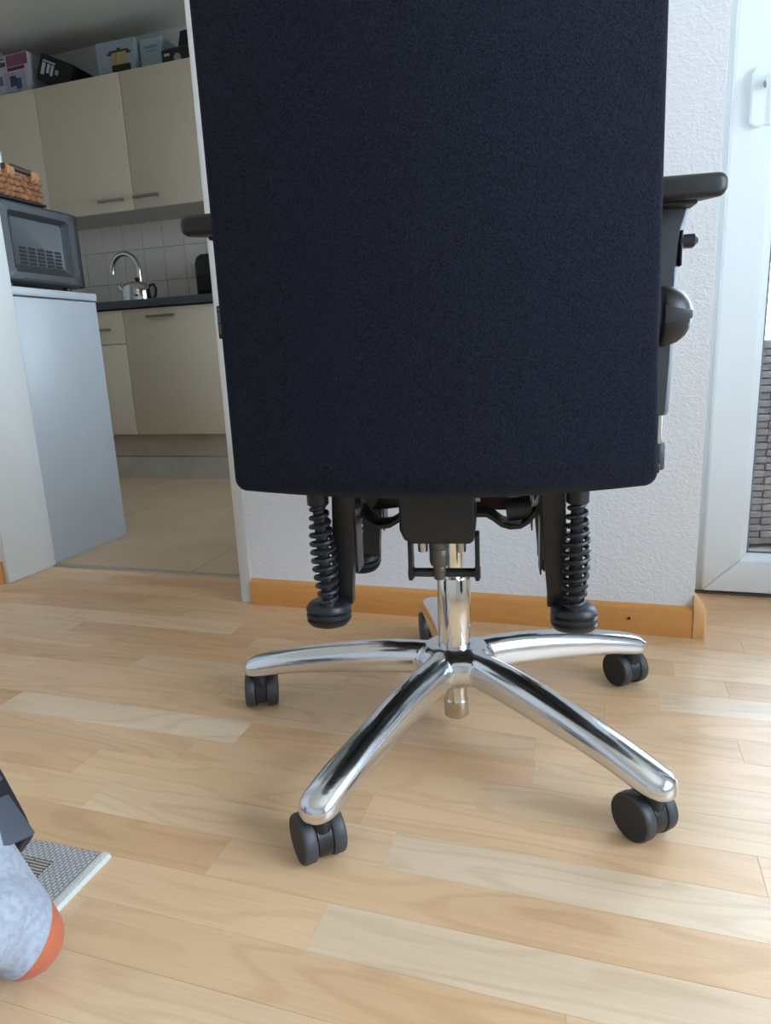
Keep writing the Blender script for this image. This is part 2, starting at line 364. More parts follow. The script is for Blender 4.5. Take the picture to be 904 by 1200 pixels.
# --- balcony door and the window beside it
def glazed(name, x0, x1, z0, z1, y, hinge_handle, label):
    root = struct(empty(name, (x0, y, z0)), label)
    L = lambda *b: (b[0]-x0, b[1]-x0, b[2]-y, b[3]-y, b[4]-z0, b[5]-z0)
    fo = 0.024
    fr = MB()
    for bx in ((x0, x0+fo, y, y+.07, z0, z1), (x1-fo, x1, y, y+.07, z0, z1), (x0+fo, x1-fo, y, y+.07, z1-fo, z1), (x0+fo, x1-fo, y+.01, y+.07, z0, z0+.008)):
        fr.box(*L(*bx))
    fr.build('frame', PVC, root, bevel=.002)
    sx0, sx1, sz0, sz1, sw = x0+.012, x1-.012, z0+.012, z1-.012, 0.078
    def mitred(pts, nm):
        mb = MB(); mb.loft([[(px-x0, -0.022, pz-z0) for px, pz in pts], [(px-x0, 0.045, pz-z0) for px, pz in pts]])
        return mb.build(nm, PVC, root, bevel=.004, seg=3)
    a, b_, c, d = sx0, sx1, sz0, sz1; g = .0004
    mitred([(a, c+g), (a+sw, c+sw+g), (a+sw, d-sw-g), (a, d-g)], 'sash_stile')
    mitred([(b_, c+g), (b_, d-g), (b_-sw, d-sw-g), (b_-sw, c+sw+g)], 'sash_stile')
    mitred([(a+g, c), (b_-g, c), (b_-sw-g, c+sw), (a+sw+g, c+sw)], 'sash_rail')
    mitred([(a+g, d), (a+sw+g, d-sw), (b_-sw-g, d-sw), (b_-g, d)], 'sash_rail')
    gb = 0.014; bead = MB(); i0, i1, k0, k1 = a+sw, b_-sw, c+sw, d-sw
    for (p, q_) in (((i0, k0), (i0, k1)), ((i1, k0), (i1, k1)), ((i0, k0), (i1, k0)), ((i0, k1), (i1, k1))):
        ux = 1 if p[0] == i0 else -1; uz = 1 if p[1] == k0 else -1
        if p[0] == q_[0]: bead.loft([[(p[0]-x0, -.016, z-z0), (p[0]+ux*gb-x0, -.004, z-z0), (p[0]+ux*gb-x0, .012, z-z0), (p[0]-x0, .012, z-z0)] for z in (k0, k1)])
        else:
            s_ = 1 if p[1] == k0 else -1
            bead.loft([[(x-x0, -.016, p[1]-z0), (x-x0, -.004, p[1]+s_*gb-z0), (x-x0, .012, p[1]+s_*gb-z0), (x-x0, .012, p[1]-z0)] for x in (i0, i1)])
    bead.build('glazing_bead', PVC, root)
    gk = MB()
    for bx in ((i0+gb-.002, i0+gb+.004, -.003, .012, k0+gb, k1-gb), (i0+gb, i1-gb, -.003, .012, k0+gb-.002, k0+gb+.004)):
        gk.box(bx[0]-x0, bx[1]-x0, bx[2], bx[3], bx[4]-z0, bx[5]-z0)
    gk.build('glazing_seal', mat('grey_seal', (120, 130, 132), .6), root)
    box('glass_pane', GLASS, (i0-x0, i1-x0, .004, .008, k0-z0, k1-z0), root)
    if hinge_handle:
        hx, hz = sx0+.0475, 1.055
        h = empty('door_handle', (hx-x0, -.022, hz-z0), 0, root)
        rr = [(x, z) for x, z in rrect(.0165, .056, .0155, 6)]
        MB().loft([[(x, 0, z) for x, z in rr], [(x, -.009, z) for x, z in rr], [(x*.86, -.012, z*.95) for x, z in rr]]).build('back_plate', PVC, h, smooth=True)
        MB().lathe([(.0085, 0), (.0085, .014), (.0078, .018)], 18, T(.012, -.012, .020) @ RX(PI/2)).build('spindle_collar', STEEL, h, smooth=True)
        MB().tube([(.012, -.024, .026), (.012, -.042, .022), (.013, -.050, .008), (.013, -.051, -.02), (.012, -.050, -.065)], [.009, .0095, .010, .0095, .008], 14).build('lever', PVC, h, smooth=True)
    return root
glazed('door_1', 0.212, 1.08, 0.0, 2.06, 1.70, True, 'white plastic balcony door with glass pane beside the wall corner')
glazed('window_1', 1.08, 1.62, 0.0, 2.06, 1.70, False, 'white glazed window unit beside the balcony door')
g4 = glazed('added_window_right', -0.9, 1.1, 0.5, 2.1, 0, False, 'unseen window added in the right-hand wall to bring in daylight')  # out of view, added to bring daylight in from the right
g4.rotation_euler = (0, 0, -PI/2); g4.location = (XR+.1, 1.1, 0.5)
struct(box('added_window_kitchen', GLASS, (0.10, 0.104, 2.1, 3.0, 0.75, 1.65)), 'unseen side window added to the kitchen for daylight')  # unseen pane, added so daylight lifts the dim kitchen
struct(box('trim_5', mat('dark_sill_gap', (96, 90, 82), .7), (0.19, 1.62, 1.690, 1.74, -0.003, 0.006)), 'dark gap below the balcony door')

# --- balcony beyond the glass
struct(box('floor_balcony', mat('concrete_slab', (112, 110, 106), .8, var=(20, (100, 98, 94))), (0.178, 3.2, 1.85, 4.2, -0.16, -0.04)), 'grey balcony slab outside')
wk = empty('wicker_armchair', (0.68, 2.36, -0.04), math.radians(12))
tag(wk, 'grey brown wicker armchair standing outside behind the balcony door', 'armchair')
WICK = mat('grey_brown_wicker', (80, 72, 71), .7, var=(60, (98, 90, 88)))
core = MB(); core.box(-.33, .33, -.05, .05, .01, .62); core.box(-.33, .33, -.05, .60, .01, .34); core.build('body', mat('dark_wicker_core', (70, 62, 58), .8), wk, bevel=.01)
for k in range(29):
    z = .014+k*.0208
    mb = MB()
    for i in range(15):
        x = -.335+i*.0452; d = .006 if (i+k) % 2 else .001
        mb.box(x, x+.044, -.056-d, -.050, z, z+.0185)
    mb.build('woven_band', WICK, wk, bevel=.002, seg=1)
for sx in (-.3, .3):
    for y_ in (-.02, .56): MB().tube([(sx, y_, 0), (sx, y_, .12)], .018, 10).build('leg', STEELB, wk, smooth=True)
MB().loft([[(x, y_, z) for x, y_ in rrect(.30-i, .27-i, .05, 4, 0, .30)] for z, i in ((.345, .02), (.36, .0), (.40, .0), (.415, .02))]).build('seat_cushion', mat('pale_cushion', (214, 210, 206), .9), wk, smooth=True)

# ------------------------------------------------------------------ the office chair
CH = empty('office_chair', (-0.215, 0.967, 0), math.radians(8.7))
tag(CH, 'black fabric swivel office chair with polished five-star base seen from behind', 'chair')
# backrest
def backrest():
    mb = MB(); n = 10
    def ring(inset, y, bow=0.0):
        pts = []
        hw, z0, z1, r = .2395-inset, .4275+inset, 1.16-inset, .013-inset*.05
        for x, z in rrect(hw, (z1-z0)/2, r, n, 0, (z0+z1)/2): pts.append([x, z])
        # resample the long edges
        full = []
        for i in range(len(pts)):
            a, b_ = pts[i], pts[(i+1) % len(pts)]
            k = 16 if i % (n+1) == n else 1
            for j in range(k): full.append((a[0]+(b_[0]-a[0])*j/k, a[1]+(b_[1]-a[1])*j/k))
        out = []
        for x, z in full:
            f = min(max((1.16-z)/.73, 0), 1)
            if z < .5: z += .011*(x/.2305)**2*(1 if z < .46 else (.5-z)/.04)
            f2 = max(0, min(1, (z-.44)/.14)); f2 = f2*f2*(3-2*f2)
            s_ = 1-((0.013+0.010*f2+0.035*max(0, min(1, (z-.45)/.5)))*min(1, x/.15) if x > 0 else 0)
            yy = y + .012*math.sin((z-.43)/.73*PI)*0 - .036*(1-(x/.23)**2)*bow + .04*max(0, (z-.7)/.46)**2*-.2
            out.append((x*s_, yy, z))
        return out
    rings = [ring(.060, -.172), ring(.03, -.170), ring(.012, -.176), ring(.003, -.186), ring(0, -.20), ring(0, -.228), ring(.0018, -.236, .2), ring(.006, -.239, .45), ring(.012, -.2395, .75), ring(.022, -.239, 1), ring(.04, -.2385, 1), ring(.07, -.238, 1), ring(.10, -.238, 1), ring(.14, -.238, 1), ring(.17, -.238, 1), ring(.20, -.238, 1), ring(.22, -.238, 1), ring(.232, -.238, 1)]
    mb.loft(rings)
    return mb.build('backrest', FABRIC, CH, smooth=True, angle=60)
BR = backrest()
tg = box('fabric_tag', BLACK, (-.2445, -.236, -.228, -.214, .614, .650), BR, bevel=.001, seg=1)
tg['label'] = 'small black sewn-in tag with pale lettering'
tm = MB()
for k, hgt in enumerate((.004, .003, .0045, .003, .002)): tm.box(-.2428, -.2402, -.2288, -.2279, .619+k*.0062, .621+k*.0062+hgt)
tm.build('tag_lettering', mat('pale_print', (96, 96, 100), .8), tg)
# seat
MB().loft([[(x, y, z) for x, y in rrect(.245-i, .225-i, .06, 8, 0, .06)] for z, i in ((.435, .02), (.445, .0), (.49, .0), (.512, .006), (.522, .02), (.527, .06))]).build('seat', FABRIC, CH, smooth=True, angle=60)
MB().loft([[(x, y, z) for x, y in rrect(.19, .17, .04, 6, 0, .06)] for z in (.412, .436)]).build('seat_pan', PLAST, CH, smooth=True)
MB().loft([[(x, y, z) for x, y in [(-.05, -.19), (.05, -.19), (.05, -.12), (-.05, -.12)]] for z in (.424, .60)]).build('back_bracket', STEELB, CH, bevel=.004)

# hangers with springs and rubber feet (two near, two far)
def coil(mb, x, y, z0, z1, turns, lean=0.0, rmin=.0082, rmax=.0145, wire=.0033):
    n = turns*18; path = []
    for i in range(n+1):
        t = i/n; a = 2*PI*turns*t
        r = rmin+(rmax-rmin)*math.sin(PI*min(1, max(0, t)))**.75
        path.append((x+lean*(1-t)+r*math.cos(a), y+r*math.sin(a), z0+(z1-z0)*t))
    mb.tube(path, wire, 7)
    mb.tube([(x+lean, y, z0), (x, y, z1)], .0082, 10)
for sx in (-1, 1):
    for sy in (-1, 1):
        px = sx*.1365; hw = .0150; y0 = -.122 if sy < 0 else .104
        h = MB()
        h.loft([[(px+o_-hw, y0, z), (px+o_+hw, y0, z), (px+o_+hw, y0+.018, z), (px+o_-hw, y0+.018, z)] for z, o_ in ((.41, 0), (.34, sx*.003), (.272, sx*.009), (.256, sx*.009))])
        h.box(px-sx*hw-.0012, px-sx*hw+.0012, y0, y0+.040, .30, .41)
        h.build('hanger', STEELB, CH, bevel=.0008, seg=1)
        fx = sx*.1635; fy = sy*.137
        rings = []
        for z, i in ((.2285, .012), (.231, .005), (.235, .0015), (.239, 0), (.241, .0025), (.2425, .0025), (.244, 0), (.248, 0), (.250, .0025), (.2515, .0025), (.253, 0), (.258, .0005), (.263, .004), (.2655, .010), (.2665, .018)):
            rings.append([(x, y, z+sy*(y-fy)*.12) for x, y in rrect(.0295-i, .034-i, .027, 7, fx, fy+.01*-sy)])
        MB().loft(rings).build('rubber_foot', RUBBER, CH, smooth=True, angle=50)
        c = MB(); coil(c, sx*.163, sy*.150, .264, .402, 12, lean=(.006 if sx < 0 else -.001))
        c.build('spring', RUBBER, CH, smooth=True)
        MB().lathe([(.012, 0), (.014, .002), (.014, .016), (.012, .018)], 20, T(sx*.163, sy*.150, .402)).build('spring_cap', PLAST, CH, smooth=True)
# mechanism box
mb = MB()
sec = [(-.061, .425), (-.0615, .362), (-.056, .349), (-.046, .343), (.030, .343), (.0365, .347), (.038, .36), (.038, .425)]
mb.loft([[(x, -.128, z) for x, z in sec], [(x, .11, z) for x, z in sec]])
mb.build('mechanism_housing', STEELB, CH, bevel=.004, seg=3)
sp = mat('worn_painted_steel', (92, 86, 78), .4, .5)
for x0, x1 in ((-.0535, -.0475), (.0365, .0425)):
    box('bracket_plate', STEELB, (x0, x1, -.112, -.088, .287, .352), CH, bevel=.0015)
    MB().lathe([(.0085, -.004), (.0085, .004)], 16, T((x0+x1)/2, -.10, .2955) @ RY(PI/2)).build('pin_head', STEELB, CH, smooth=True)
MB().tube([(-.05, -.10, .2955), (.04, -.10, .2955)], .0062, 14).build('cross_pin', PLAST, CH, smooth=True)
MB().lathe([(.0075, .288), (.0085, .296), (.009, .303), (.008, .306), (.0115, .3075), (.0135, .313), (.0135, .330), (.0128, .331), (.0138, .332), (.0138, .345)], 22, T(-.0115, -.104, 0)).build('release_valve', sp, CH, smooth=True)
for x in (-.033, .018):
    MB().lathe([(.0062, .328), (.0068, .330), (.0068, .345)], 6 if False else 16, T(x, -.108, 0)).build('bolt', STEEL, CH, smooth=True)
MB().lathe([(.0045, 0), (.0045, .006)], 12, T(.038, -.10, .398) @ RY(PI/2)).build('bolt', STEEL, CH, smooth=True)
# bent carrier beams
def beam(path, y0, y1, t, name, m):
    mb = MB(); rings = []
    P = [Vector((x, 0, z)) for x, z in path]
    for i, p in enumerate(P):
        d = (P[min(i+1, len(P)-1)]-P[max(0, i-1)]).normalized(); n = Vector((-d.z, 0, d.x))*t/2
        a, b_ = p+n, p-n
        rings.append([(a.x, y0, a.z), (a.x, y1, a.z), (b_.x, y1, b_.z), (b_.x, y0, b_.z)])
    mb.loft(rings); return mb.build(name, m, CH, bevel=.001, seg=1)
bl = [(-.165, .404), (-.142, .402), (-.132, .396), (-.122, .378), (-.115, .366), (-.106, .358), (-.096, .3555), (-.082, .357), (-.07, .364), (-.058, .378)]
br = [(.036, .372), (.052, .372), (.062, .366), (.072, .358), (.083, .3545), (.097, .3555), (.107, .362), (.117, .375), (.126, .391), (.136, .401), (.165, .404)]
for y0, y1 in ((-.085, -.04), (.06, .105)):
    beam(bl, y0, y1, .0065, 'carrier_beam', STEELB); beam(br, y0, y1, .0065, 'carrier_beam', STEELB)
box('cross_bar', mat('dark_red_bar', (58, 22, 22), .4), (.036, .082, -.03, -.015, .366, .388), CH, bevel=.001)
MB().tube([(.078, -.066, .375), (.112, -.066, .379)], .016, 16).build('torsion_bushing', PLASTG, CH, smooth=True)
MB().loft([[(-.118, y, .366), (-.062, y, .372), (-.062, y, .408), (-.09, y, .408)] for y in (-.03, .03)]).build('gusset', STEELB, CH, bevel=.001)
# gas column
MB().lathe([(.0255, .148), (.0255, .256), (.0243, .259), (.015, .259)], 40).build('gas_column', CHROME2, CH, smooth=True)
MB().lathe([(.0140, .256), (.0140, .345)], 28).build('gas_piston', CHROME2, CH, smooth=True)
# star base
ENDM = mat('satin_steel_end', (214, 208, 196), .22, 1.0)
MB().lathe([(.0168, .093), (.0168, .058), (.0178, .0555), (.0192, .054), (.0192, .0285), (.0185, .0275), (.012, .0275)], 32).build('column_end', ENDM, CH, smooth=True)
RS = [.0, .03, .05, .07, .09, .115, .14, .165, .19, .22, .25, .275, .295, .315, .332, .345, .353, .359, .363, .3652]
ZT = [.1455, .1468, .1472, .1470, .1460, .1440, .1412, .1378, .1338, .1282, .1222, .1165, .1118, .1066, .1017, .0972, .0938, .0902, .0860, .0815]
ZB = [.097, .0975, .0975, .097, .0962, .0945, .0925, .0902, .0878, .0848, .0818, .0785, .0752, .0708, .0672, .0660, .0660, .0660, .0662, .0670]
HW = [.0225, .0225, .0226, .0228, .023, .0232, .0234, .0236, .0238, .024, .0242, .0245, .0247, .0249, .0248, .0246, .0222, .0178, .0120, .0050]
def leg_mesh():
    mb = MB(); n = 32; rings = []
    for r, zt, zb, hw in zip(RS, ZT, ZB, HW):
        zc = zb+(zt-zb)*.42; ring = []
        for j in range(n):
            a = 2*PI*j/n; c, s_ = math.cos(a), math.sin(a)
            e = 2.15 if s_ > 0 else 4.5
            x = hw*math.copysign(abs(c)**(2/e), c)*(1 if s_ > 0 else 1)
            z = zc+((zt-zc) if s_ > 0 else (zc-zb))*math.copysign(abs(s_)**(2/e), s_)
            ring.append((r, x, z))
        rings.append(ring)
    mb.loft(rings)
    return mb
A0 = 182.06-8.7
def star_base():
    """one casting: legs and hub fused smoothly, then cut into hub and five legs that keep the common normals"""
    allb = MB()
    allb.lathe([(.0263, .1485), (.0285, .1500), (.034, .1490), (.042, .1465), (.050, .142), (.0565, .134), (.060, .122), (.0595, .108), (.055, .098), (.046, .0945), (.0165, .0935)], 48)
    one = leg_mesh()
    for k in range(5):
        c, s_ = math.cos(math.radians(A0+72*k)), math.sin(math.radians(A0+72*k)); n0 = len(allb.v)
        allb.v += [(x*c-y*s_, x*s_+y*c, z) for x, y, z in one.v]
        for f in one.f: allb.face([n0+i for i in f])
    ob = fuse(allb, 'star', [CHROME], None, .0024, 14)
    me = ob.data
    nor = [v.normal.copy() for v in me.vertices]; co = [v.co.copy() for v in me.vertices]
    groups = {i: [] for i in range(6)}
    for p in me.polygons:
        c = p.center; r = math.hypot(c.x, c.y)
        if r < .066: groups[5].append(tuple(p.vertices)); continue
        a_ = (math.degrees(math.atan2(c.y, c.x))-A0+36) % 360
        groups[int(a_//72)].append(tuple(p.vertices))
    bpy.data.objects.remove(ob, do_unlink=True)
    for k in range(6):
        idx = {}; vs = []; ns = []; fs = []
        for f in groups[k]:
            g = []
            for i in f:
                if i not in idx: idx[i] = len(vs); vs.append(co[i]); ns.append(nor[i])
                g.append(idx[i])
            fs.append(g)
        nm = 'base_hub' if k == 5 else 'base_leg'
        m2 = bpy.data.meshes.new(nm); m2.from_pydata(vs, [], fs); m2.materials.append(CHROME)
        for p in m2.polygons: p.use_smooth = True
        m2.normals_split_custom_set_from_vertices([tuple(n) for n in ns])
        o = bpy.data.objects.new(nm, m2); COL.objects.link(o); o.parent = CH
star_base()
# casters
def caster():
    c = MB()
    prof = []                                       # hood between the two wheels
    for i in range(15):
        a = math.radians(-35+i*250/14); prof.append((.0282*math.cos(a), .0305+.0282*math.sin(a)))
    c.loft([[(-.0098, y, z) for y, z in prof], [(.0098, y, z) for y, z in prof]])
    root = c.build('caster', PLAST, CH, bevel=.001, seg=1)
    wh = None
    for s_ in (-1, 1):
        mtx = T(s_*.0105, 0, .030) @ RY(s_*PI/2)
        w_ = MB().lathe([(.012, 0), (.0285, 0), (.030, .002), (.030, .0125), (.0294, .0148), (.0278, .0162), (.0268, .0158)], 40, mtx, 0, False)
        w_.lathe([(.0268, .0158), (.0260, .0150), (.012, .0156), (.0006, .0158)], 40, mtx, 1)
        w_.build('wheel', [TREAD, PLASTG2], root, smooth=True, angle=40)
    MB().lathe([(.0135, .045), (.0135, .066), (.012, .070)], 18, T(0, -.012, 0)).build('stem', PLAST, root, smooth=True)
    return root
c0 = caster()
axis = [24, 45, 46, 42, 20]
for k in range(5):
    az = math.radians(A0+72*k); c = c0 if k == 0 else c0.copy()
    if k:
        COL.objects.link(c); c.parent = CH
        for ch in c0.children:
            d = ch.copy(); COL.objects.link(d); d.parent = c
    a = math.radians(axis[k]-8.7)
    c.location = (.34*math.cos(az)-.014*math.sin(a), .34*math.sin(az)+.014*math.cos(a), 0); c.rotation_euler = (0, 0, a)
# armrests
PADS = mat('soft_black_pad', (22, 23, 26), .5, bump=(500, .2, .0006))
for sx in (-1, 1):
    r = []
    for y, i in ((-.156, .010), (-.155, .006), (-.151, .002), (-.143, 0), (.035, 0), (.050, .003), (.058, .010)):
        r.append([(sx*.268+x, y, z+.13*(y+.156)) for x, z in rrect(.0455-i, .0125-i*.6, .0095-i*.3, 6, 0, .750)])
    pad = MB().loft(r).build('armrest', PADS, CH, smooth=True, angle=50)
    ys = (-.095, -.035); sh = .006 if sx > 0 else -.030
    st = [(.748, .222, .287), (.728, .226, .282), (.715, .229, .278), (.695, .233, .2755), (.67, .238, .2745), (.62, .243, .2745), (.56, .248, .2735), (.505, .252, .2715), (.500, .254, .2695)]
    MB().loft([[(sx*(x+sh), y, z) for x, y in ((a, ys[0]+.006), (a+.004, ys[0]), (b_-.006, ys[0]), (b_, ys[0]+.008), (b_, ys[1]-.008), (b_-.006, ys[1]), (a+.004, ys[1]), (a, ys[1]-.006))] for z, a, b_ in st]).build('armrest_post', PLASTG, pad, smooth=True, angle=40)
    box('pad_plate', PLAST, (sx*.262-.028, sx*.262+.028, -.12, .0, .738, .746), pad, bevel=.001)
    MB().tube([(sx*(.262+sh), -.08, .43), (sx*(.262+sh), -.08, .51)], .0045, 12).build('post_rod', CHROME2, pad, smooth=True)
    MB().lathe([(.0075, .43), (.0085, .432), (.0085, .462), (.0075, .464)], 16, T(sx*(.263+sh), -.08, 0)).build('rod_stop', PLASTG, pad, smooth=True)
    box('seat_arm_bracket', STEELB, (min(sx*.15, sx*.268), max(sx*.15, sx*.268), -.1, -.05, .428, .440), pad, bevel=.002)
    box('height_lever', PLAST, (min(sx*(.274+sh), sx*(.277+sh)), max(sx*(.274+sh), sx*(.277+sh)), -.095, -.07, .675, .715), pad, bevel=.001)
    MB().loft([[(sx*(x+sh), y, z) for y, z in rrect(.010-i, .0075-i, .005, 4, -.085, .703)] for x, i in ((.274, 0), (.290, 0), (.2945, .004))]).build('lever_knob', PLAST, pad, smooth=True)
    if sx < 0: continue
    mt = T(sx*.2545, -.115, .6175) @ RY(sx*PI/2)
    kn = MB().lathe([(.030, -.004), (.0335, -.002), (.0345, .004), (.0335, .012), (.0300, .021), (.0235, .029), (.0145, .0345), (.0005, .0365)], 36, mt).build('lumbar_dial', PLAST, CH, smooth=True, angle=60)
    g = MB(); g.loft([[mt @ Vector((x*s_, y, z)) for x, y in ((-.011, -.0348), (.009, -.0348), (.009, .0348), (-.011, .0348))] for z, s_ in ((.000, 1), (.0295, .45))])
    g.build('dial_grip', PLASTG, kn, bevel=.001)

# ------------------------------------------------------------------ kitchen
def handle(x0, x1, y, z, parent):
    h = MB(); h.box(x0, x1, y-.028, y-.018, z-.006, z+.006)
    for x in (x0+.015, x1-.015): h.box(x-.004, x+.004, y-.018, y, z-.004, z+.004)
    return h.build('handle', BRASS, parent, bevel=.001, seg=1)
UY, UZ0, UZ1 = 3.22, 1.368, 2.003
uppers = [(-3.25, -2.877, 'r', 'leftmost cream wall cabinet, half hidden at the edge of the view'), (-2.877, -2.349, 'r', 'cream wall cabinet above the kettle and tap, handle at its lower right'),
          (-2.349, -1.79, 'l', 'cream wall cabinet closest to the office chair, handle at its lower left')]
for x0, x1, hs, lab in uppers:
    r = tag(empty('wall_cabinet', (x0, UY+.02, UZ0)), lab, 'cabinet', 'cream wall cabinets')
    f = lambda b: (b[0]-x0, b[1]-x0, b[2]-UY-.02, b[3]-UY-.02, b[4]-UZ0, b[5]-UZ0)
    box('carcass', CARC, f((x0+.0005, x1-.0005, UY+.0205, KB-.004, UZ0+.004, UZ1)), r)
    d = box('door', CREAM, f((x0+.0015, x1-.0015, UY, UY+.0195, UZ0, UZ1)), r, bevel=.0012)
    if hs == 'l': handle(.012, .165, -.02, .054, d)
    elif x1 > -2.5: handle(x1-x0-.205, x1-x0-.048, -.02, .052, d)
for x0, x1, lab, drawer in ((-2.91, -2.3105, 'cream base cabinet with a drawer, beside the white appliance', True), (-2.3105, -1.70, 'cream base cabinet with one wide door below the kettle', False)):
    r = tag(empty('base_cabinet', (x0, 2.97, 0)), lab, 'cabinet', 'cream base cabinets')
    box('carcass', CARC, (.0005, x1-x0-.0005, .021, .56, .236, .858), r)
    if drawer:
        d = box('drawer', CREAM, (.0015, x1-x0-.0015, 0, .0195, .694, .856), r, bevel=.0012); handle(.365, .53, 0, .765, d)
        d = box('door', CREAM, (.0015, x1-x0-.0015, 0, .0195, .238, .691), r, bevel=.0012)
    else:
        d = box('door', CREAM, (.0015, x1-x0-.0015, 0, .0195, .238, .856), r, bevel=.0012); handle(.153, .312, 0, .816, d)
tag(box('worktop', WORKTOP, (-3.24, -1.66, 2.95, 3.545, .8625, .899), bevel=.003), 'dark slate grey kitchen worktop', 'worktop')
struct(box('trim_6', PLINTH, (-3.24, -1.70, 3.02, 3.05, .118, .236)), 'upper beige plinth board under the kitchen units')
struct(box('trim_7', mat('pale_plinth', (206, 200, 190), .5, var=(7, (194, 184, 172))), (-3.24, -1.70, 3.012, 3.05, 0, .1145)), 'lower pale plinth board on the kitchen floor')
# wall tiles above the worktop
sb = bpy.data.objects['wall_kitchen_back']
gr = box('grout_bed', GROUT, (-3.24, -1.60, KB-.004, KB, .875, 1.40), sb)
for i in range(-4, 9):
    for j in range(-1, 3):
        x0 = -2.700+i*.1358; z0 = 1.0545+j*.179
        x1, z1 = x0+.1358, min(z0+.179, 1.398)
        if x1 > -1.6 or x0 < -3.24: continue
        box('wall_tile', TILEW, (x0+.0013, x1-.0013, KB-.009, KB-.003, z0+.0013, z1-.0013), sb, bevel=.001, seg=1, loc=((x0+x1)/2, KB-.006, (z0+z1)/2))
so = box('socket', mat('ivory_socket', (210, 204, 188), .4), (-2.255, -2.19, KB-.019, KB-.009, 1.05, 1.125), None, bevel=.002)
tag(so, 'ivory wall socket on the tiles beside the black appliance', 'socket')
# tap
tp = tag(empty('tap', (-2.500, 3.40, .899)), 'chrome kitchen tap with high curved spout beside the kettle', 'tap')
MB().lathe([(.026, 0), (.026, .006), (.020, .010), (.019, .06), (.014, .066)], 22).build('tap_body', CHROME2, tp, smooth=True)
pth = [(0, 0, .06), (0, 0, .16)]
for i in range(13):
    a = PI*i/12; pth.append((-.088+.088*math.cos(a), 0, .205+.088*math.sin(a)))
pth += [(-.178, 0, .19)]
MB().tube(pth, .0135, 14).build('spout', CHROME2, tp, smooth=True)
MB().tube([(.018, 0, .04), (.05, -.01, .05), (.075, -.012, .062)], .006, 10).build('lever', CHROME2, tp, smooth=True)
# kettle
kt = tag(empty('kettle', (-2.43, 3.28, .899)), 'shiny stainless steel kettle on the dark worktop', 'kettle')
MB().lathe([(.07, 0), (.082, .003), (.086, .02), (.086, .07), (.082, .095), (.070, .112), (.045, .122), (.02, .125)], 36).build('body', CHROME2, kt, smooth=True)
MB().lathe([(.012, .124), (.008, .130), (.014, .136), (.012, .146)], 18).build('lid_knob', PLAST, kt, smooth=True)
MB().tube([(-.075, 0, .07), (-.105, 0, .095), (-.118, 0, .112)], [.018, .013, .009], 12).build('spout', CHROME2, kt, smooth=True)
MB().tube([(.07, 0, .10), (.10, 0, .105), (.112, 0, .08), (.105, 0, .045), (.085, 0, .03)], .007, 10).build('handle', PLAST, kt, smooth=True)
# black appliance at the right end of the worktop
ca = tag(empty('coffee_machine', (-2.00, 3.38, .899)), 'tall black rounded appliance at the end of the worktop near the casing', 'appliance')
MB().loft([[(x, y, z) for x, y in rrect(.085-i, .10-i, .04, 6)] for z, i in ((0, .004), (.004, 0), (.19, 0), (.222, .008), (.235, .022), (.240, .05))]).build('body', PLAST, ca, smooth=True, angle=50)
MB().loft([[(x, y, z) for x, y in rrect(.05, .03, .01, 3, 0, -.098)] for z in (.05, .13)]).build('front_recess', BLACK, ca)
MB().loft([[(x, y, z) for x, y in rrect(.07-i, .04-i, .02, 5, 0, -.11)] for z, i in ((0, 0), (.018, 0), (.02, .004))]).build('drip_tray', STEEL, ca, smooth=True)
cup = tag(MB().lathe([(.012, 0), (.018, .004), (.020, .016), (.0195, .018), (.017, .016), (.012, .006), (.002, .005)], 20, T(-2.335+.02, 3.02, .899)).build('egg_cup', WHITE, smooth=True), 'tiny dark and white dish at the front of the worktop', 'dish') if False else None
wc = tag(MB().lathe([(.010, 0), (.022, .003), (.030, .014), (.031, .017), (.028, .015), (.02, .006), (.002, .005)], 20, T(-2.24, 3.0, .899)).build('small_dish', WHITE, smooth=True), 'small white dish at the front edge of the worktop beside the appliance', 'dish')

# white appliance in the doorway with the microwave and the basket
ap = tag(empty('kitchen_appliance', (-1.609, 1.605, 0)), 'white enamelled kitchen appliance below the microwave', 'appliance')
box('body', ENAMEL, (-.58, 0, 0, .338, .004, .794), ap, bevel=.004)
box('top_panel', ENAMEL, (-.585, .003, -.004, .342, .797, .821), ap, bevel=.004, seg=3)
box('base_skirt', ENAMEL, (-.57, -.004, .004, .322, 0, .010), ap)
mw = tag(empty('microwave', (-1.63, 1.618, .8225)), 'dark grey microwave oven with a slotted side on the white appliance', 'microwave')
# side wall with its pressed recess
sd = MB(); n = 6
def yz(hw, hh, r, cy, cz, x): return [(x, y, z) for y, z in rrect(hw, hh, r, n, cy, cz)]
cy, cz = .151, .129
sd.loft([yz(.150, .112, .008, cy, .1275, -.44), yz(.150, .112, .008, cy, .1275, -.012), yz(.1475, .1095, .010, cy, .1275, -.003), yz(.142, .104, .012, cy, .1275, 0),
         yz(.118, .084, .012, cy, .128, 0), yz(.114, .080, .012, cy, .128, -.003), yz(.098, .066, .010, cy, .132, -.016), yz(.096, .064, .010, cy, .132, -.0165)], True, True)
sd.build('housing', MICRO, mw, smooth=True, angle=25)
for i in range(5):
    for j in range(5):
        y0 = .074+i*.0345; z0 = .073+j*.0105
        MB().loft([[(x, y, z) for y, z in rrect(.0138, .0037, .0035, 3, y0+.0135, z0)] for x in (-.018, -.0155)]).build('vent_slot', BLACK, mw)
box('lower_crease', BLACK, (-.004, .0006, .055, .245, .0255, .0275), mw)
box('front_panel', BLACK, (-.44, -.004, .298, .318, .016, .238), mw, bevel=.006)
for y0 in (.04, .27):
    for x in (-.40, -.04): MB().lathe([(.012, 0), (.012, .016)], 14, T(x, y0, 0)).build('foot', RUBBER, mw, smooth=True)
